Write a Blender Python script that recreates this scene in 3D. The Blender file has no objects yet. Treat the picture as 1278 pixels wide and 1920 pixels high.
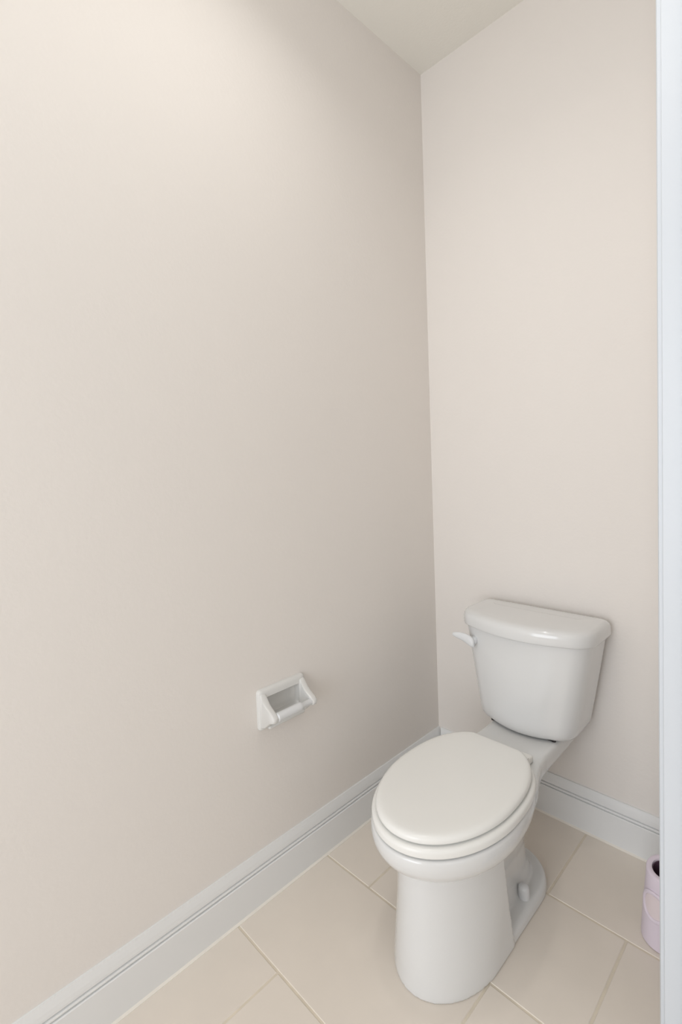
import bpy, bmesh, math, random
from mathutils import Vector, Matrix

# ------------------------------------------------------------------ camera
scene = bpy.context.scene
C = scene.collection
YAW, PITCH, ROLL = -0.792645, -0.051870, -0.037841
CAM = Vector((1.094707, -1.570147, 1.177535))
F_PX, PP_DY, W_PX = 920.516, -39.392, 1278.0
fwd = Vector((math.sin(YAW) * math.cos(PITCH), math.cos(YAW) * math.cos(PITCH), math.sin(PITCH)))
rgt0 = Vector((math.cos(YAW), -math.sin(YAW), 0))
up0 = rgt0.cross(fwd)
rgt = rgt0 * math.cos(ROLL) + up0 * math.sin(ROLL)
upv = -rgt0 * math.sin(ROLL) + up0 * math.cos(ROLL)
cam = bpy.data.cameras.new('camera')
cam.sensor_fit = 'HORIZONTAL'
cam.sensor_width = 36
cam.lens = F_PX / W_PX * 36
cam.shift_y = PP_DY / W_PX
cam.clip_start = 0.01
cam_o = bpy.data.objects.new('camera', cam)
C.objects.link(cam_o)
m = Matrix((rgt, upv, -fwd)).transposed().to_4x4()
m.translation = CAM
cam_o.matrix_world = m
scene.camera = cam_o

# ------------------------------------------------------------------ light and exposure
scene.view_settings.view_transform = 'Standard'
scene.view_settings.look = 'None'
scene.view_settings.gamma = 1
scene.view_settings.use_curve_mapping = False
scene.view_settings.exposure = 0.0

world = bpy.data.worlds.new('sky')
scene.world = world
world.use_nodes = True
wn = world.node_tree.nodes
wn['Background'].inputs[0].default_value = (0.62, 0.78, 1.0, 1)
wn['Background'].inputs[1].default_value = 1.0

H = 2.60            # ceiling height
X_PART = 0.8805     # inner face of the partition on the right
PART_T = 0.115
Y_JAMB = -0.580     # door jamb nearest the toilet
Z_HEAD = H
X_OUT, Y_OUT = 2.9, -3.5   # the bathroom the nook opens into
# added unseen globe, lifts ceiling and upper walls: x, y, globe radius, drop of the globe centre, radiance, colour
FILL_LAMPS = [
    (0.68, -1.35, 0.12, 0.24, 4.8, (1.0, 0.985, 0.96)),
]
# recessed downlight: x, y, watts, colour, beam
CAN = (0.47, -0.90, 1.55, (1.0, 0.985, 0.96), 140)
WIN_E = (0.885, 0.935, 1.0)
WIN_P1, WIN_P2 = 2.0, 35.0
GLASS_E = 0.0
# windows: side wall (x = X_OUT) y0, y1, z0, z1; end wall (y = Y_OUT) x0, x1, z0, z1
WIN1 = (-2.45, -1.05, 0.95, 2.15)
WIN2 = (0.25, 1.75, 0.30, 2.25)  # end window is assumed, made tall to fill low areas from the front


def area(name, loc, rot, sx, sy, power, col):
    l = bpy.data.lights.new(name, 'AREA')
    l.shape = 'RECTANGLE'
    l.size, l.size_y = sx, sy
    l.energy = power
    l.color = col
    o = bpy.data.objects.new(name, l)
    o.location = loc
    o.rotation_euler = rot
    C.objects.link(o)
    return o


can = area('recessed_downlight', (CAN[0], CAN[1], H - 0.009), (0, 0, 0), 0.13, 0.13, CAN[2], CAN[3])
can.data.shape = 'DISK'
can.data.spread = math.radians(CAN[4])
# daylight through the side window; frontal fill set in an assumed end window
area('side_window_daylight', (X_OUT - 0.01, (WIN1[0] + WIN1[1]) / 2, (WIN1[2] + WIN1[3]) / 2), (0, math.radians(90), 0),
     WIN1[3] - WIN1[2] - 0.1, WIN1[1] - WIN1[0] - 0.1, WIN_P1, WIN_E)
area('end_window_fill', ((WIN2[0] + WIN2[1]) / 2, Y_OUT + 0.01, (WIN2[2] + WIN2[3]) / 2), (math.radians(90), 0, 0),
     WIN2[1] - WIN2[0] - 0.1, WIN2[3] - WIN2[2] - 0.1, WIN_P2, WIN_E)

# ------------------------------------------------------------------ materials
def srgb(r, g, b):
    def f(c):
        c /= 255
        return c / 12.92 if c <= 0.04045 else ((c + 0.055) / 1.055) ** 2.4
    return (f(r), f(g), f(b), 1)


def mat(name, col, rough=0.5, spec=0.5, bump=None, var=None, coat=0.0, rand=0.0, emit=None):
    """bump=(scale, strength, distance), var=(scale, amount)"""
    mt = bpy.data.materials.new(name)
    mt.use_nodes = True
    nt = mt.node_tree
    N, L = nt.nodes, nt.links
    b = N['Principled BSDF']
    b.inputs['Base Color'].default_value = col
    b.inputs['Roughness'].default_value = rough
    b.inputs['Specular IOR Level'].default_value = spec
    b.inputs['Coat Weight'].default_value = coat
    b.inputs['Coat Roughness'].default_value = 0.06
    tc = N.new('ShaderNodeTexCoord')
    colsock = None
    if var:
        n = N.new('ShaderNodeTexNoise')
        n.inputs['Scale'].default_value = var[0]
        n.inputs['Detail'].default_value = 4
        L.new(tc.outputs['Object'], n.inputs['Vector'])
        hsv = N.new('ShaderNodeHueSaturation')
        hsv.inputs['Color'].default_value = col
        mr = N.new('ShaderNodeMapRange')
        mr.inputs['From Min'].default_value = 0.3
        mr.inputs['From Max'].default_value = 0.7
        mr.inputs['To Min'].default_value = 1 - var[1]
        mr.inputs['To Max'].default_value = 1 + var[1]
        L.new(n.outputs['Fac'], mr.inputs['Value'])
        if rand:
            oi = N.new('ShaderNodeObjectInfo')
            m2 = N.new('ShaderNodeMapRange')
            m2.inputs['To Min'].default_value = 1 - rand
            m2.inputs['To Max'].default_value = 1 + rand
            L.new(oi.outputs['Random'], m2.inputs['Value'])
            mu = N.new('ShaderNodeMath')
            mu.operation = 'MULTIPLY'
            L.new(mr.outputs[0], mu.inputs[0])
            L.new(m2.outputs[0], mu.inputs[1])
            L.new(mu.outputs[0], hsv.inputs['Value'])
        else:
            L.new(mr.outputs[0], hsv.inputs['Value'])
        L.new(hsv.outputs[0], b.inputs['Base Color'])
    if bump:
        n = N.new('ShaderNodeTexNoise')
        n.inputs['Scale'].default_value = bump[0]
        n.inputs['Detail'].default_value = 3
        L.new(tc.outputs['Object'], n.inputs['Vector'])
        bp = N.new('ShaderNodeBump')
        bp.inputs['Strength'].default_value = bump[1]
        bp.inputs['Distance'].default_value = bump[2]
        L.new(n.outputs['Fac'], bp.inputs['Height'])
        L.new(bp.outputs['Normal'], b.inputs['Normal'])
    if emit:
        b.inputs['Emission Color'].default_value = emit[0]
        b.inputs['Emission Strength'].default_value = emit[1]
    return mt


M = dict(
    wall=mat('greige_wall_paint', srgb(240, 234, 228), 0.75, 0.25, bump=(95, 0.22, 0.002), var=(1.5, 0.01)),
    ceil=mat('cream_ceiling_paint', srgb(248, 245, 237), 0.85, 0.2, bump=(120, 0.2, 0.002)),
    trim=mat('white_trim_paint', srgb(240, 240, 239), 0.35, 0.45, bump=(60, 0.03, 0.001)),
    jamb=mat('dimmed_trim_paint', srgb(218, 223, 229), 0.35, 0.45, bump=(60, 0.03, 0.001)),  # trim paint darkened and blued, light level on the jamb put into colour
    tile=mat('beige_floor_tile', srgb(239, 229, 217), 0.42, 0.4, bump=(30, 0.04, 0.001), var=(9, 0.018), rand=0.015),
    grout=mat('cream_grout', srgb(232, 221, 203), 0.9, 0.1, bump=(300, 0.2, 0.001), var=(25, 0.06)),
    caulk=mat('cream_caulk', srgb(246, 240, 230), 0.5, 0.3, var=(20, 0.02)),
    ceramic=mat('white_ceramic', srgb(231, 231, 230), 0.14, 0.5, var=(3, 0.004), coat=0.4),
    seat=mat('white_seat_plastic', srgb(246, 245, 241), 0.22, 0.45, var=(3, 0.004)),
    plastic=mat('white_plastic', srgb(230, 231, 232), 0.3, 0.45, var=(8, 0.005)),
    holder=mat('white_glazed_ceramic', srgb(228, 227, 224), 0.2, 0.5, var=(6, 0.006)),
    steel=mat('grey_steel', srgb(150, 148, 145), 0.35, 0.5, var=(40, 0.05)),
    dark=mat('dark_rubber', srgb(60, 56, 55), 0.6, 0.3, var=(20, 0.05)),
    lilac=mat('lilac_plastic', srgb(232, 220, 231), 0.4, 0.4, var=(5, 0.01)),
    lilac2=mat('pale_pink_plastic', srgb(236, 222, 224), 0.4, 0.4, var=(5, 0.01)),
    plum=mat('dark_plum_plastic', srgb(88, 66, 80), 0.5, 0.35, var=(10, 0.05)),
    glass=mat('frosted_window_glass', srgb(235, 240, 245), 0.5, 0.5, emit=((*WIN_E, 1), GLASS_E), var=(3, 0.002)),
)
for k in M:
    M[k].diffuse_color = M[k].node_tree.nodes['Principled BSDF'].inputs['Base Color'].default_value


# ------------------------------------------------------------------ helpers
def finish(name, bm, m, parent=None, smooth=None, loc=None):
    bmesh.ops.recalc_face_normals(bm, faces=bm.faces)
    me = bpy.data.meshes.new(name)
    bm.to_mesh(me)
    bm.free()
    me.materials.append(M[m])
    if smooth is not None:
        for p in me.polygons:
            p.use_smooth = True
        me.set_sharp_from_angle(angle=math.radians(smooth))
    o = bpy.data.objects.new(name, me)
    C.objects.link(o)
    if loc:
        o.location = loc
    if parent:
        o.parent = parent
    return o


def box(bm, x0, x1, y0, y1, z0, z1):
    v = [bm.verts.new((x, y, z)) for z in (z0, z1) for x, y in ((x0, y0), (x1, y0), (x1, y1), (x0, y1))]
    for f in ((3, 2, 1, 0), (4, 5, 6, 7), (0, 1, 5, 4), (1, 2, 6, 5), (2, 3, 7, 6), (3, 0, 4, 7)):
        bm.faces.new([v[i] for i in f])


def bevelled_box(bm, x0, x1, y0, y1, z0, z1, r, seg=2):
    b2 = bmesh.new()
    box(b2, x0, x1, y0, y1, z0, z1)
    bmesh.ops.bevel(b2, geom=b2.edges[:], offset=r, segments=seg, profile=0.5, affect='EDGES')
    me = bpy.data.meshes.new('tmp')
    b2.to_mesh(me)
    b2.free()
    bm.from_mesh(me)
    bpy.data.meshes.remove(me)


def loft(bm, rings, cap0=True, cap1=True):
    """rings: lists of 3-D points of equal length, first to last"""
    V = [[bm.verts.new(p) for p in r] for r in rings]
    n = len(V[0])
    for a, b in zip(V, V[1:]):
        for i in range(n):
            j = (i + 1) % n
            bm.faces.new((a[i], a[j], b[j], b[i]))
    if cap0:
        bm.faces.new(V[0][::-1])
    if cap1:
        bm.faces.new(V[-1])
    return V


def extrude_profile(bm, prof, p0, p1, axis):
    """prof: (out, z) points; run along 'y' (out=+x), 'x' (out=-y) or 'ym' (out=-x from X)"""
    def pt(o, z, t):
        if axis == 'y':
            return (o, t, z)
        if axis == 'x':
            return (t, -o, z)
        return (X_PART - o, t, z)
    loft(bm, [[pt(o, z, p0) for o, z in prof], [pt(o, z, p1) for o, z in prof]])


def struct(o, label, cat):
    o['kind'] = 'structure'
    o['label'] = label
    o['category'] = cat
    return o


def thing(name, loc, label, cat, group=None):
    o = bpy.data.objects.new(name, None)
    o.empty_display_size = 0.05
    o.location = loc
    C.objects.link(o)
    o['label'] = label
    o['category'] = cat
    if group:
        o['group'] = group
    return o


# ------------------------------------------------------------------ structure
T = 0.12
# wall_left has the cut-out into which the ceramic paper holder is recessed
HOLE = (-0.828, -0.692, 0.490, 0.560)     # y0, y1, z0, z1
bm = bmesh.new()
ys = [Y_OUT, HOLE[0], HOLE[1], T]
zs = [0, HOLE[2], HOLE[3], H]
for i in range(3):
    for j in range(3):
        if (i, j) != (1, 1):
            box(bm, -T, 0, ys[i], ys[i + 1], zs[j], zs[j + 1])
bmesh.ops.remove_doubles(bm, verts=bm.verts, dist=1e-5)
seen = {}
for f in list(bm.faces):                       # drop the walls between the cells
    key = tuple(sorted(v.index for v in f.verts))
bm.verts.index_update()
for f in bm.faces:
    seen.setdefault(tuple(sorted(v.index for v in f.verts)), []).append(f)
dead = [f for fs in seen.values() if len(fs) > 1 for f in fs]
bmesh.ops.delete(bm, geom=dead, context='FACES')
struct(finish('wall_left', bm, 'wall'), 'pale greige painted wall with the paper holder on it', 'wall')

bm = bmesh.new()
box(bm, 0, X_OUT + T, 0, T, 0, H)
struct(finish('wall_back', bm, 'wall'), 'pale greige painted wall behind the toilet tank', 'wall')

bm = bmesh.new()
box(bm, X_PART, X_PART + PART_T, Y_JAMB + 0.018, 0, 0, H)
struct(finish('wall_right', bm, 'wall'), 'short greige wing wall on the right ending in white trim', 'wall')

bm = bmesh.new()
box(bm, -T, X_OUT + T, Y_OUT - T, Y_OUT, 0, WIN2[2])
box(bm, -T, X_OUT + T, Y_OUT - T, Y_OUT, WIN2[3], H)
box(bm, -T, WIN2[0], Y_OUT - T, Y_OUT, WIN2[2], WIN2[3])
box(bm, WIN2[1], X_OUT + T, Y_OUT - T, Y_OUT, WIN2[2], WIN2[3])
struct(finish('wall_front', bm, 'wall'), 'greige end wall of the bathroom with an assumed window behind the viewer', 'wall')

bm = bmesh.new()
box(bm, X_OUT, X_OUT + T, Y_OUT, 0, 0, WIN1[2])
box(bm, X_OUT, X_OUT + T, Y_OUT, 0, WIN1[3], H)
box(bm, X_OUT, X_OUT + T, Y_OUT, WIN1[0], WIN1[2], WIN1[3])
box(bm, X_OUT, X_OUT + T, WIN1[1], 0, WIN1[2], WIN1[3])
struct(finish('wall_side', bm, 'wall'), 'greige side wall of the bathroom with a window right of the viewer', 'wall')


def window(name, label, axis, pos, a0, a1, z0, z1, sgn):
    def bx(bm, u0, u1, t0, t1, w0, w1):
        p0, p1 = sorted((pos + sgn * t0, pos + sgn * t1))
        if axis == 'x':
            box(bm, p0, p1, u0, u1, w0, w1)
        else:
            box(bm, u0, u1, p0, p1, w0, w1)
    w = thing(name, (pos, (a0 + a1) / 2, z0) if axis == 'x' else ((a0 + a1) / 2, pos, z0), label, 'window')
    w['kind'] = 'structure'
    pi = Matrix.Translation(-w.location)
    bm = bmesh.new()
    bx(bm, a0, a1, 0.045, 0.052, z0, z1)
    o = finish('pane', bm, 'glass', w)
    o.matrix_parent_inverse = pi
    for r in ((a0, a0 + 0.05, z0, z1), (a1 - 0.05, a1, z0, z1), (a0 + 0.05, a1 - 0.05, z0, z0 + 0.05), (a0 + 0.05, a1 - 0.05, z1 - 0.05, z1)):
        bm = bmesh.new()
        bx(bm, r[0], r[1], 0.02, 0.08, r[2], r[3])
        o = finish('window_frame', bm, 'trim', w)
        o.matrix_parent_inverse = pi


window('window_1', 'frosted window in the side wall right of the viewer', 'x', X_OUT, *WIN1, 1)
window('fill_window_2', 'assumed frosted window behind the viewer, added for frontal light', 'y', Y_OUT, *WIN2, -1)

bm = bmesh.new()
box(bm, -T, X_OUT + T, Y_OUT - T, T, H, H + 0.1)
struct(finish('ceiling', bm, 'ceil'), 'smooth cream painted ceiling', 'ceiling')

# floor: grout bed with each tile a piece of its own
TH = 0.006
bm = bmesh.new()
box(bm, -T, X_OUT + T, Y_OUT - T, T, -0.1, -0.0015)
floor = struct(finish('floor', bm, 'grout'), 'beige rectangular ceramic floor tiles laid in offset rows with cream grout',
               'floor')
PITCH_Y, PITCH_X, Y1, G = 0.3145, 0.559, -0.3110, 0.0055
tile_cache = {}


def tile_mesh(w, d):
    key = (round(w, 3), round(d, 3))
    if key not in tile_cache:
        b = bmesh.new()
        c = 0.0012
        r = []
        for ins, z in ((0, -TH), (0, -c), (c, 0)):
            r.append([(ins, ins, z), (w - ins, ins, z), (w - ins, d - ins, z), (ins, d - ins, z)])
        loft(b, r, cap0=False)
        bmesh.ops.recalc_face_normals(b, faces=b.faces)
        me = bpy.data.meshes.new('tile')
        b.to_mesh(me)
        b.free()
        me.materials.append(M['tile'])
        tile_cache[key] = me
    return tile_cache[key]


row = 0
while True:
    yt = 0 if row == 0 else Y1 - PITCH_Y * (row - 1)
    yb = Y1 - PITCH_Y * row
    if yt < Y_OUT:
        break
    yt2 = yt - G / 2 if row else -0.018
    yb2 = max(yb + G / 2, Y_OUT)
    joint = 0.553 if row % 2 == 0 else 0.745
    xs = joint - PITCH_X * 2
    while xs < X_OUT:
        x0 = max(xs + G / 2, 0.018)
        x1 = min(xs + PITCH_X - G / 2, X_OUT)
        xs += PITCH_X
        if x1 - x0 < 0.01 or yt2 - yb2 < 0.01:
            continue
        o = bpy.data.objects.new('tile', tile_mesh(x1 - x0, yt2 - yb2))
        o.location = (x0, yb2, 0)
        C.objects.link(o)
        o.parent = floor
    row += 1

# baseboards: flat board, bead, groove, cove top
BH = 0.1405
prof = [(0, 0), (0.0140, 0), (0.0140, 0.0930), (0.0125, 0.0950), (0.0075, 0.0955), (0.0075, 0.0978),
        (0.0120, 0.0990), (0.0126, 0.1015), (0.0115, 0.1045), (0.0062, 0.1056), (0.0062, 0.1082),
        (0.0108, 0.1092), (0.0106, 0.1150), (0.0094, 0.1230), (0.0074, 0.1310), (0.0056, 0.1370), (0.0048, BH), (0, BH)]
bm = bmesh.new()
extrude_profile(bm, prof, Y_OUT, 0, 'y')
struct(finish('baseboard_left', bm, 'trim'), 'tall white moulded baseboard under the paper holder wall', 'baseboard')
bm = bmesh.new()
extrude_profile(bm, prof, 0.0145, X_PART - 0.0145, 'x')
struct(finish('baseboard_back', bm, 'trim'), 'tall white moulded baseboard behind the toilet', 'baseboard')
bm = bmesh.new()
extrude_profile(bm, prof, Y_JAMB + 0.07, 0, 'ym')
struct(finish('baseboard_right', bm, 'trim'), 'short white baseboard hidden behind the door casing', 'baseboard')

# thin bead of caulk where each baseboard meets the tiles
for side, args in (('baseboard_left', (Y_OUT, -0.0150, 'y')), ('baseboard_back', (0.0150, X_PART - 0.0150, 'x')), ('baseboard_right', (Y_JAMB + 0.07, -0.0150, 'ym'))):
    bm = bmesh.new()
    extrude_profile(bm, [(0.0138, -0.001), (0.0190, -0.001), (0.0188, 0.0008), (0.0165, 0.0022), (0.0146, 0.0040), (0.0138, 0.0045)], *args)
    finish('caulk_bead', bm, 'caulk', bpy.data.objects[side])

# white jamb, stop and casings on the end of the wing wall
def part_box(name, m, parent, *a, r=0.0015):
    bm = bmesh.new()
    bevelled_box(bm, *a, r, 1)
    return finish(name, bm, m, parent)


door = thing('trim_1', (X_PART + PART_T / 2, Y_JAMB, 0), 'white painted jamb and casing at the right edge of the view', 'trim')
door['kind'] = 'structure'


def dpart(name, *a, r=0.0015):
    o = part_box(name, 'jamb', door, *a, r=r)
    o.matrix_parent_inverse = Matrix.Translation(-door.location)
    return o


XA, XB = X_PART, X_PART + PART_T
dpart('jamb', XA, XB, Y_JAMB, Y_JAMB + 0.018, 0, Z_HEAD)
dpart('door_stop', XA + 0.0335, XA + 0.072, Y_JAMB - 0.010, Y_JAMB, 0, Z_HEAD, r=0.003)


def casing(side, y_in, sgn):
    """tapered moulding, thin towards the opening; y_in = inner edge, sgn = direction away from the opening"""
    bm = bmesh.new()
    p = [(0, 0), (0.0055, 0), (0.0075, 0.003), (0.009, 0.012), (0.010, 0.030), (0.0155, 0.038), (0.0165, 0.056), (0.013, 0.062), (0, 0.062)]
    x = (lambda o: XA - o) if side < 0 else (lambda o: XB + o)
    loft(bm, [[(x(o), y_in + sgn * d, z) for o, d in p] for z in (0, Z_HEAD)])
    o = finish('casing', bm, 'jamb', door)
    o.matrix_parent_inverse = Matrix.Translation(-door.location)


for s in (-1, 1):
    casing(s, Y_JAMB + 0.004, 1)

# ------------------------------------------------------------------ toilet
AX = 0.4375
toilet = thing('toilet', (AX, -0.45, 0), 'white two-piece ceramic toilet with closed lid against the back wall', 'toilet')


def tpart(o, parent=None):
    if parent is None:
        o.parent = toilet
        o.matrix_parent_inverse = Matrix.Translation(-toilet.location)
    else:
        o.parent = parent
    return o


def egg(a, yf, ym, yb, nf=2.0, nb=2.5, clip=None, n=96):
    """outline in plan: elliptic front, squarer rear; counter-clockwise"""
    pts = []
    for i in range(n):
        t = 2 * math.pi * i / n
        c, s = math.cos(t), math.sin(t)
        e = nf if s < 0 else nb
        x = a * math.copysign(abs(c) ** (2 / e), c)
        y = ym + (abs(s) ** (2 / e)) * ((yf - ym) if s < 0 else (yb - ym))
        if clip is not None:
            y = min(y, clip)
        pts.append((AX + x, y))
    return pts


def slab(bm, fn, z0, z1, rb, rt, seg=5):
    """closed slab; fn(inset) gives the outline; rounded lower and upper edges"""
    low = []
    for k in range(seg + 1):
        a = math.pi / 2 * k / seg              # 0 = bottom, pi/2 = side
        low.append([(x, y, z0 + rb * (1 - math.cos(a))) for x, y in fn(rb * (1 - math.sin(a)))])
    high = []
    for k in range(seg + 1):
        a = math.pi / 2 * k / seg              # 0 = side, pi/2 = top
        high.append([(x, y, z1 - rt * (1 - math.sin(a))) for x, y in fn(rt * (1 - math.cos(a)))])
    loft(bm, low + high)


# --- bowl, pedestal, foot and deck: overlapping ceramic volumes fused into one smooth surface
bm = bmesh.new()
RIM = 0.360
prof_b = [(0.359, 0.158, -0.806, -0.300), (0.3595, 0.161, -0.809, -0.298), (0.355, 0.1655, -0.8135, -0.295),
          (0.340, 0.167, -0.8150, -0.295), (0.325, 0.1655, -0.8125, -0.297), (0.312, 0.1610, -0.8050, -0.302),
          (0.301, 0.1530, -0.7930, -0.312), (0.290, 0.1420, -0.7780, -0.325), (0.281, 0.1290, -0.7610, -0.345),
          (0.268, 0.1120, -0.7350, -0.370), (0.215, 0.0800, -0.6950, -0.400)]
loft(bm, [[(x, y, z) for x, y in egg(a, yf, -0.575, yb, 2.0, 2.0)] for z, a, yf, yb in prof_b[::-1]])


def deck(d, n=1):
    half = [(0.092, -0.050), (0.101, -0.062), (0.1025, -0.150), (0.1025, -0.220), (0.1030, -0.270), (0.108, -0.315), (0.119, -0.355),
            (0.135, -0.400), (0.146, -0.450), (0.140, -0.520)]
    half = [(x - d, y) for x, y in half]
    return [(AX + x, y) for x, y in half[::-1]] + [(AX - x, y) for x, y in half]


rings = []
for z, d in ((0.250, 0.050), (0.285, 0.026), (0.305, 0.008), (0.318, 0.001), (0.350, 0.0), (0.357, 0.003), (0.3595, 0.008)):
    rings.append([(x, y, z) for x, y in deck(d)])
loft(bm, rings)


def ushape(hw, yf, yb, D, n=64, e=2.0):
    """front rounded, back straight"""
    pts = []
    depth = min(yb - yf - 0.002, D)
    for i in range(n + 1):
        t = math.pi * i / n
        c, s = math.cos(t), math.sin(t)
        pts.append((AX - hw * math.copysign(abs(c) ** (2 / e), c), yf + depth - depth * abs(s) ** (2 / e)))
    pts += [(AX + hw, yb), (AX - hw, yb)]
    return pts


rings = []
for z, hw, yf, yb, D in ((0.0, 0.1215, -0.7665, -0.509, 0.180), (0.012, 0.1220, -0.7665, -0.511, 0.180), (0.05, 0.1205, -0.7650, -0.517, 0.186),
                         (0.10, 0.1190, -0.7620, -0.524, 0.195), (0.17, 0.1175, -0.7570, -0.534, 0.210), (0.23, 0.1165, -0.7535, -0.543, 0.216),
                         (0.300, 0.1165, -0.7520, -0.549, 0.210)):
    rings.append([(x, y, z) for x, y in ushape(hw, yf, yb, D)])
loft(bm, rings)


def foot(hw, yb, n=48):
    pts = []
    for i in range(n + 1):
        t = math.pi * i / n
        c, s = math.cos(t), math.sin(t)
        pts.append((AX + hw * math.copysign(abs(c) ** (2 / 2.1), c), -0.355 + (yb + 0.355) * abs(s) ** (2 / 2.1)))
    pts += [(AX - hw, -0.60), (AX + hw, -0.60)]
    return pts


loft(bm, [[(x, y, z) for x, y in foot(hw, yb)] for z, hw, yb in
          ((0, 0.1185, -0.218), (0.004, 0.119, -0.2175), (0.020, 0.1165, -0.221), (0.027, 0.111, -0.227), (0.029, 0.104, -0.234))])
# trapway between the skirt and the wall
tr = []
for z, hw, y0, y1 in ((0.0, 0.082, -0.58, -0.250), (0.03, 0.078, -0.58, -0.262), (0.06, 0.070, -0.58, -0.275), (0.12, 0.066, -0.58, -0.285),
                      (0.18, 0.072, -0.58, -0.275), (0.24, 0.086, -0.58, -0.235), (0.29, 0.090, -0.58, -0.190), (0.345, 0.090, -0.58, -0.16)):
    cy, hy = (y0 + y1) / 2, (y1 - y0) / 2
    ring = []
    for i in range(48):
        t = 2 * math.pi * i / 48
        c, s = math.cos(t), math.sin(t)
        ring.append((AX + hw * math.copysign(abs(c) ** (2 / 3), c), cy + hy * math.copysign(abs(s) ** (2 / 3.5), s), z))
    tr.append(ring)
loft(bm, tr)
bowl = finish('bowl', bm, 'ceramic')
rm = bowl.modifiers.new('fuse', 'REMESH')
rm.mode = 'VOXEL'
rm.voxel_size = 0.0032
rm.use_smooth_shade = True
sm = bowl.modifiers.new('soften', 'SMOOTH')
sm.factor = 0.5
sm.iterations = 8
bpy.context.view_layer.update()
dg = bpy.context.evaluated_depsgraph_get()
me = bpy.data.meshes.new_from_object(bowl.evaluated_get(dg))
bowl.modifiers.clear()
bowl.data = me
for p in me.polygons:
    p.use_smooth = True
for v in me.vertices:
    v.co.z = max(v.co.z, 0.0002)
tpart(bowl)
bowl['label'] = 'elongated white bowl on a tall skirted pedestal'

# --- seat ring and cover
def seat_out(d):
    return egg(0.1640 - d, -0.8125 + d, -0.572, -0.338 - d, 2.0, 2.5, clip=-0.352 - d)


def seat_in(d):
    return egg(0.105 + d, -0.745 - d, -0.575, -0.43 + d, 2.0, 2.3)


bm = bmesh.new()
slab_r = 0.008
z0, z1 = RIM + 0.0028, RIM + 0.0230
outer = []
for k in range(6):
    a = math.pi / 2 * k / 5
    outer.append((z0 + 0.004 * (1 - math.cos(a)), 0.004 * (1 - math.sin(a))))
for k in range(6):
    a = math.pi / 2 * k / 5
    outer.append((z1 - slab_r * (1 - math.sin(a)), slab_r * (1 - math.cos(a))))
rings = [[(x, y, z) for x, y in seat_out(d)] for z, d in outer]
rings += [[(x, y, z) for x, y in seat_in(d)] for z, d in ((z1, 0.006), (z1 - 0.006, 0), (z0, 0))]
V = loft(bm, rings, False, False)
n = len(V[0])
for i in range(n):
    j = (i + 1) % n
    bm.faces.new((V[-1][i], V[-1][j], V[0][j], V[0][i]))
tpart(finish('seat', bm, 'seat', smooth=40))


def cover_out(d):
    return egg(0.1540 - d, -0.8030 + d, -0.570, -0.338 - d, 2.0, 2.4, clip=-0.354 - d)


bm = bmesh.new()
zc0, zc1 = z1 + 0.0035, z1 + 0.0215
rings = []
for z, d in ((zc0, 0.012), (zc0, 0.004), (zc0 + 0.001, 0.0012), (zc0 + 0.004, 0.0), (zc0 + 0.009, 0.0003), (zc0 + 0.0125, 0.002),
             (zc0 + 0.0150, 0.0050), (zc0 + 0.0166, 0.0090), (zc0 + 0.0175, 0.015), (zc0 + 0.0180, 0.030), (zc0 + 0.0186, 0.08), (zc0 + 0.0188, 0.12)):
    rings.append([(x, y, z) for x, y in cover_out(d)])
loft(bm, rings)
tpart(finish('seat_cover', bm, 'seat', smooth=50))

# hinges
for s in (-1, 1):
    bm = bmesh.new()
    bevelled_box(bm, AX + s * 0.069 - 0.019, AX + s * 0.069 + 0.019, -0.352, -0.318, RIM - 0.0005, RIM + 0.018, 0.005, 3)
    h = tpart(finish('hinge', bm, 'seat', smooth=40))
    bm = bmesh.new()
    loft(bm, [[(AX + s * 0.069 + x, -0.349 + 0.007 * math.cos(t), RIM + 0.016 + 0.007 * math.sin(t)) for t in [k * math.pi / 8 for k in range(16)]]
              for x in (-0.017, 0.017)])
    o = finish('hinge_pin', bm, 'seat', smooth=40)
    o.parent = h

# --- tank
TAX = AX - 0.0065


def tank_out(hw, yr, yf, bulge, rc, rr, n_arc=9):
    """rear corner radius rr, front corner radius rc, bowed front"""
    pts = []
    def arc(cx, cy, r, a0, a1, k=n_arc):
        for i in range(k):
            a = a0 + (a1 - a0) * i / (k - 1)
            pts.append((TAX + cx + r * math.cos(a), cy + r * math.sin(a)))
    yc = yf + bulge                      # y of the front corners
    arc(hw - rr, yr - rr, rr, 0, math.pi / 2)
    arc(-hw + rr, yr - rr, rr, math.pi / 2, math.pi)
    arc(-hw + rc, yc + rc, rc, math.pi, math.pi * 1.42)
    x0 = -hw + rc + rc * math.cos(math.pi * 1.42)
    y0 = yc + rc + rc * math.sin(math.pi * 1.42)
    for i in range(1, 24):
        u = -1 + 2 * i / 24
        pts.append((TAX - x0 * u, y0 + (yf - y0) * (1 - u * u)))
    arc(hw - rc, yc + rc, rc, math.pi * 1.58, math.pi * 2)
    return pts


bm = bmesh.new()
rings = []
ZT0, ZT1 = 0.3632, 0.652
steps = [(0.0, 0.020), (0.003, 0.010), (0.008, 0.0045), (0.015, 0.0012), (0.024, 0.0)]
steps += [(0.024 + (ZT1 - ZT0 - 0.024) * k / 10, 0.0) for k in range(1, 11)]
for dz, ins in steps:
    u = dz / (ZT1 - ZT0)
    hw = 0.1440 + (0.1935 - 0.1440) * (u ** 0.92)
    yf = -0.2310 + 0.0 * u
    rings.append([(x, y, ZT0 + dz) for x, y in tank_out(hw - ins, -0.032 - ins, yf + ins, 0.022, 0.066 - ins * 0.5, 0.018)])
loft(bm, rings)
tank = tpart(finish('tank', bm, 'ceramic', smooth=50))
tank['label'] = 'tapered white water tank'

bm = bmesh.new()


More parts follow.
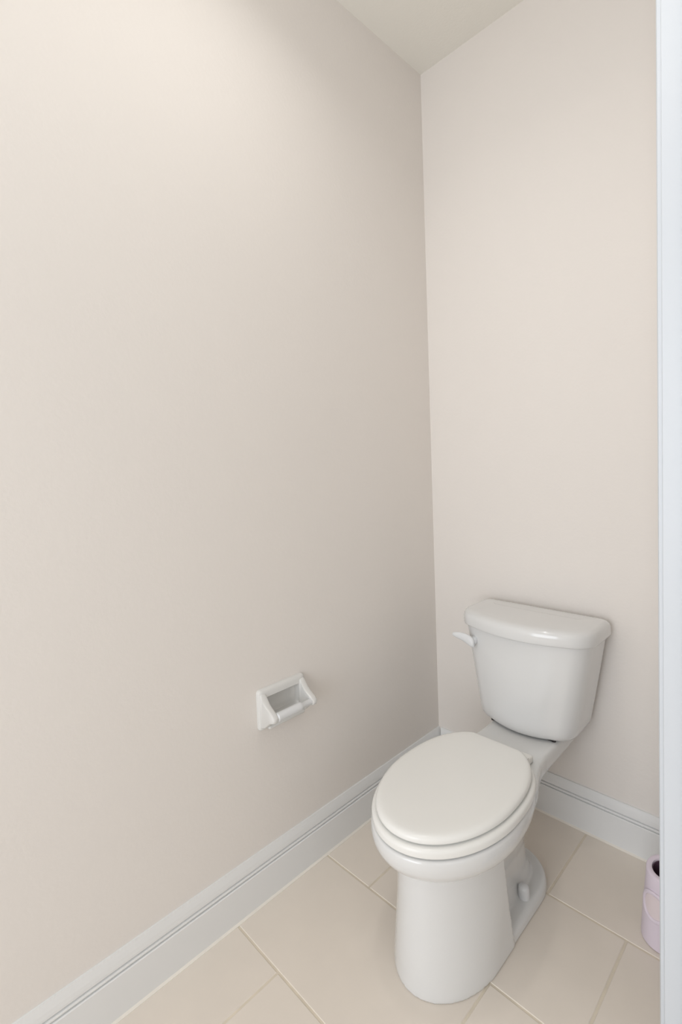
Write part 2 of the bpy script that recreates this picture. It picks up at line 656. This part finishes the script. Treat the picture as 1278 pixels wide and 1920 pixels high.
def lid_out(d):
    return tank_out(0.2035 - d, -0.017 - d, -0.2510 + d, 0.028, 0.080 - d * 0.6, 0.022 - d * 0.3)


rings = []
for z, d in ((0.6530, 0.012), (0.6530, 0.004), (0.6545, 0.001), (0.658, 0.0), (0.676, 0.0), (0.684, 0.0012), (0.690, 0.0040), (0.6945, 0.0085),
             (0.6975, 0.0150), (0.6990, 0.024), (0.7000, 0.045), (0.7008, 0.075)):
    rings.append([(x, y, z) for x, y in lid_out(d)])
loft(bm, rings)
tpart(finish('tank_lid', bm, 'ceramic', smooth=50))

# gasket and bolts seen as a dark gap between tank and deck
bm = bmesh.new()
bevelled_box(bm, AX - 0.085, AX + 0.085, -0.19, -0.075, RIM - 0.003, ZT0 + 0.002, 0.002, 1)
tpart(finish('tank_gasket', bm, 'dark'))
for s in (-1, 1):
    bm = bmesh.new()
    loft(bm, [[(TAX + s * 0.094 + r * math.cos(t), -0.186 + r * math.sin(t), z) for t in [k * math.pi / 8 for k in range(16)]]
              for z, r in ((RIM - 0.002, 0.0065), (ZT0 + 0.0055, 0.0065))])
    tpart(finish('tank_bolt', bm, 'dark', smooth=40))

# --- flush lever: round boss and tapering paddle pointing left
bm = bmesh.new()
ring = lambda y, r, cx, cz: [(cx + r * math.cos(t), y, cz + r * math.sin(t)) for t in [k * math.pi / 10 for k in range(20)]]
LX, LZ = 0.289, 0.609
loft(bm, [ring(-0.205, 0.0125, LX, LZ), ring(-0.221, 0.0125, LX, LZ), ring(-0.2235, 0.0105, LX, LZ)])
lev = tpart(finish('flush_lever', bm, 'plastic', smooth=40))
bm = bmesh.new()
rings = []
path = [(0.300, -0.2270, 0.6040, 0.0045, 0.0060), (0.297, -0.2272, 0.6055, 0.0065, 0.0110), (0.290, -0.2275, 0.6085, 0.0075, 0.0140),
        (0.280, -0.2278, 0.6130, 0.0070, 0.0135), (0.265, -0.2285, 0.6180, 0.0062, 0.0115), (0.250, -0.2300, 0.6205, 0.0055, 0.0095),
        (0.238, -0.2320, 0.6218, 0.0048, 0.0075), (0.230, -0.2335, 0.6222, 0.0036, 0.0052), (0.2265, -0.2340, 0.6223, 0.0015, 0.0022)]
for x, y, z, ry, rz in path:
    rings.append([(x, y + 1.1 * ry * math.cos(t), z + 1.2 * rz * math.sin(t)) for t in [k * math.pi / 10 for k in range(20)]])
loft(bm, rings)
o = finish('paddle', bm, 'plastic', smooth=50)
o.parent = lev

# --- bolt caps on the foot
for s in (-1, 1):
    bm = bmesh.new()
    rings = []
    for z, r in ((0.024, 0.0150), (0.050, 0.0145), (0.056, 0.0135), (0.0605, 0.0095), (0.062, 0.004)):
        rings.append([(AX + s * 0.088 + r * math.cos(t), -0.392 + r * math.sin(t), z) for t in [k * math.pi / 12 for k in range(24)]])
    loft(bm, rings)
    b = tpart(finish('bolt_cap', bm, 'plastic', smooth=40))
    b['label'] = 'white plastic floor bolt cap'

# ------------------------------------------------------------------ recessed paper holder
HY0, HY1, HZ0, HZ1 = -0.841, -0.679, 0.4690, 0.5810
holder = thing('toilet_paper_holder', (0, (HY0 + HY1) / 2, HZ0), 'empty white ceramic toilet paper holder recessed in the left wall', 'paper holder')


def hpart(name, bm, m='holder', smooth=40, parent=None):
    o = finish(name, bm, m, smooth=smooth)
    if parent:
        o.parent = parent
    else:
        o.parent = holder
        o.matrix_parent_inverse = Matrix.Translation(-holder.location)
    return o


def rrect(y0, y1, z0, z1, r, x, k=6):
    pts = []
    for cy, cz, a0 in ((y1 - r, z1 - r, 0), (y0 + r, z1 - r, 90), (y0 + r, z0 + r, 180), (y1 - r, z0 + r, 270)):
        for i in range(k):
            a = math.radians(a0 + 90 * i / (k - 1))
            pts.append((x, cy + r * math.cos(a), cz + r * math.sin(a)))
    return pts


bm = bmesh.new()
oy0, oy1, oz0, oz1 = HOLE[0] + 0.006, HOLE[1] - 0.006, HOLE[2] + 0.004, HOLE[3] - 0.004
rings = [rrect(HY0, HY1, HZ0, HZ1, 0.010, 0.0),
         rrect(HY0, HY1, HZ0, HZ1, 0.010, 0.006),
         rrect(HY0 + 0.003, HY1 - 0.003, HZ0 + 0.003, HZ1 - 0.003, 0.010, 0.011),
         rrect(HY0 + 0.009, HY1 - 0.009, HZ0 + 0.009, HZ1 - 0.009, 0.009, 0.0135),
         rrect(oy0 - 0.004, oy1 + 0.004, oz0 - 0.003, oz1 + 0.003, 0.012, 0.0135),
         rrect(oy0, oy1, oz0, oz1, 0.012, 0.010),
         rrect(oy0 + 0.004, oy1 - 0.004, oz0 + 0.004, oz1 - 0.004, 0.012, -0.010),
         rrect(oy0 + 0.012, oy1 - 0.012, oz0 + 0.012, oz1 - 0.012, 0.008, -0.016)]
loft(bm, rings, cap0=False, cap1=True)
hpart('plate', bm)
# the two arms: gussets that swell out from the plate to the roller
arm = [(0.004, HZ1 - 0.006), (0.013, HZ1 - 0.010), (0.020, 0.561), (0.031, 0.548), (0.047, 0.537), (0.061, 0.530), (0.068, 0.524), (0.0705, 0.517),
       (0.0675, 0.510), (0.060, 0.506), (0.050, 0.503), (0.038, 0.494), (0.026, 0.483), (0.013, HZ0 + 0.008), (0.004, HZ0 + 0.006)]
for y0, y1 in ((HY0 + 0.004, HY0 + 0.022), (HY1 - 0.022, HY1 - 0.004)):
    bm = bmesh.new()
    cx, cz = 0.03, 0.525
    rr = []
    for y, s in ((y0, 0.90), (y0 + 0.002, 0.96), (y0 + 0.005, 1.0), (y1 - 0.005, 1.0), (y1 - 0.002, 0.96), (y1, 0.90)):
        rr.append([(max(0.003, cx + (x - cx) * s), y, cz + (z - cz) * s) for x, z in arm])
    loft(bm, rr)
    hpart('arm', bm, smooth=55)
# lower lip under the roller
bm = bmesh.new()
bevelled_box(bm, 0.004, 0.030, HY0 + 0.018, HY1 - 0.018, HZ0 + 0.006, HZ0 + 0.018, 0.005, 3)
hpart('lip', bm)
# spring roller: thick sleeve, thinner end
RX, RZ = 0.0590, 0.5185
bm = bmesh.new()
rings = []
for y, r in ((HY0 + 0.019, 0.0065), (HY0 + 0.021, 0.0085), (HY0 + 0.024, 0.0118), (-0.744, 0.0118), (-0.738, 0.0115), (-0.7345, 0.0098), (-0.733, 0.0085), (HY1 - 0.0225, 0.0085), (HY1 - 0.020, 0.0055)):
    rings.append([(RX + r * math.cos(t), y, RZ + r * math.sin(t)) for t in [k * math.pi / 12 for k in range(24)]])
loft(bm, rings)
hpart('roller', bm, 'plastic', 45)

# ------------------------------------------------------------------ lilac bin half hidden by the door frame
BX, BY = 0.8115, -0.2470
binr = thing('waste_bin', (BX, BY, 0), 'small lilac plastic bin with dark opening beside the door frame', 'bin')


def circ(r, z, tilt=0.0, n=48, ox=0.0, oy=0.0):
    return [(r * math.cos(2 * math.pi * k / n) + ox, r * math.sin(2 * math.pi * k / n) + oy,
             z + tilt * r * math.sin(2 * math.pi * k / n)) for k in range(n)]


BR0, BR1, BZ = 0.0500, 0.0385, 0.180
tl = 0.22
bm = bmesh.new()
rings = [circ(BR0 - 0.003, 0.0005), circ(BR0, 0.003), circ(BR0, 0.012), circ(BR0 - 0.004, 0.08), circ(BR1 + 0.002, 0.142),
         circ(BR1, BZ - 0.004, tl), circ(BR1 - 0.0012, BZ - 0.001, tl), circ(BR1 - 0.0035, BZ, tl), circ(BR1 - 0.0105, BZ, tl), circ(BR1 - 0.0120, BZ - 0.001, tl), circ(BR1 - 0.0125, BZ - 0.005, tl),
         circ(BR1 - 0.0125, 0.148), circ(BR1 - 0.006, 0.02)]
loft(bm, rings)
finish('body', bm, 'lilac', binr, smooth=45)
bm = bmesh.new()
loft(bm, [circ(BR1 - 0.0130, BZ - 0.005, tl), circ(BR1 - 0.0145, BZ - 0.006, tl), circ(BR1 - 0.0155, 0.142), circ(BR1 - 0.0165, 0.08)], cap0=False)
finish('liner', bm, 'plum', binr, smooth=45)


def on_bin(u, w, off):
    """u = angle round the body, w = height"""
    r = BR0 + (BR1 - BR0) * w / BZ + off
    return (r * math.cos(u), r * math.sin(u), w)


UC, WC = math.radians(-108), 0.103
for name, m_, spec in (('oval_ring', 'lilac', ((1.0, -0.002), (1.0, 0.0030), (0.93, 0.0042), (0.82, 0.0040), (0.76, 0.0025), (0.76, -0.002))),
                       ('oval_panel', 'lilac2', ((0.78, -0.0005), (0.75, 0.0012), (0.4, 0.0014), (0.05, 0.0014)))):
    bm = bmesh.new()
    rings = []
    for s, off in spec:
        rings.append([on_bin(UC + 0.80 * s * math.cos(t), WC + 0.036 * s * math.sin(t), off) for t in [k * 2 * math.pi / 40 for k in range(40)]])
    loft(bm, rings, False, name == 'oval_panel')
    finish(name, bm, m_, binr, smooth=45)

# ------------------------------------------------------------------ added fill globe and recessed light (above the frame)
FILL_LABELS = ('added unseen opal globe that brightens the ceiling and upper walls',)
for (lx, ly, r, dz, rad, col), lab in zip(FILL_LAMPS, FILL_LABELS):
    t = thing('fill_globe', (lx, ly, H), lab, 'ceiling lamp')
    cc = lambda rr, z: [(rr * math.cos(2 * math.pi * k / 40), rr * math.sin(2 * math.pi * k / 40), z) for k in range(40)]
    bm = bmesh.new()
    loft(bm, [cc(0.062, -0.0005), cc(0.062, -0.010), cc(0.052, -0.022), cc(0.012, -0.026)], True, True)
    finish('canopy', bm, 'trim', t, smooth=40)
    bm = bmesh.new()
    loft(bm, [cc(0.008, -0.024), cc(0.008, -dz + r - 0.012), cc(0.034, -dz + r - 0.010), cc(0.036, -dz + r * 0.93)], True, True)
    finish('stem', bm, 'trim', t, smooth=40)
    M['opal'] = mat('opal_fill_glow', srgb(245, 242, 235), 0.3, 0.4, emit=((*col, 1), rad), var=(3, 0.002))
    bm = bmesh.new()
    angs = [math.radians(74 - 162 * k / 20) for k in range(21)]
    loft(bm, [cc(r * math.cos(a), -dz + r * math.sin(a)) for a in angs], True, True)
    finish('globe', bm, 'opal', t, smooth=60)

t = thing('recessed_light', (CAN[0], CAN[1], H), 'round recessed downlight in the ceiling above the toilet bowl', 'ceiling light')
cc = lambda rr, z: [(rr * math.cos(2 * math.pi * k / 40), rr * math.sin(2 * math.pi * k / 40), z) for k in range(40)]
bm = bmesh.new()
loft(bm, [cc(0.090, -0.0005), cc(0.090, -0.004), cc(0.086, -0.007), cc(0.070, -0.007), cc(0.068, -0.002)], False, False)
finish('trim_ring', bm, 'trim', t, smooth=40)
bm = bmesh.new()
loft(bm, [cc(0.068, -0.0005), cc(0.068, -0.0025), cc(0.04, -0.0035)], False, True)
finish('lens', bm, 'plastic', t, smooth=40)
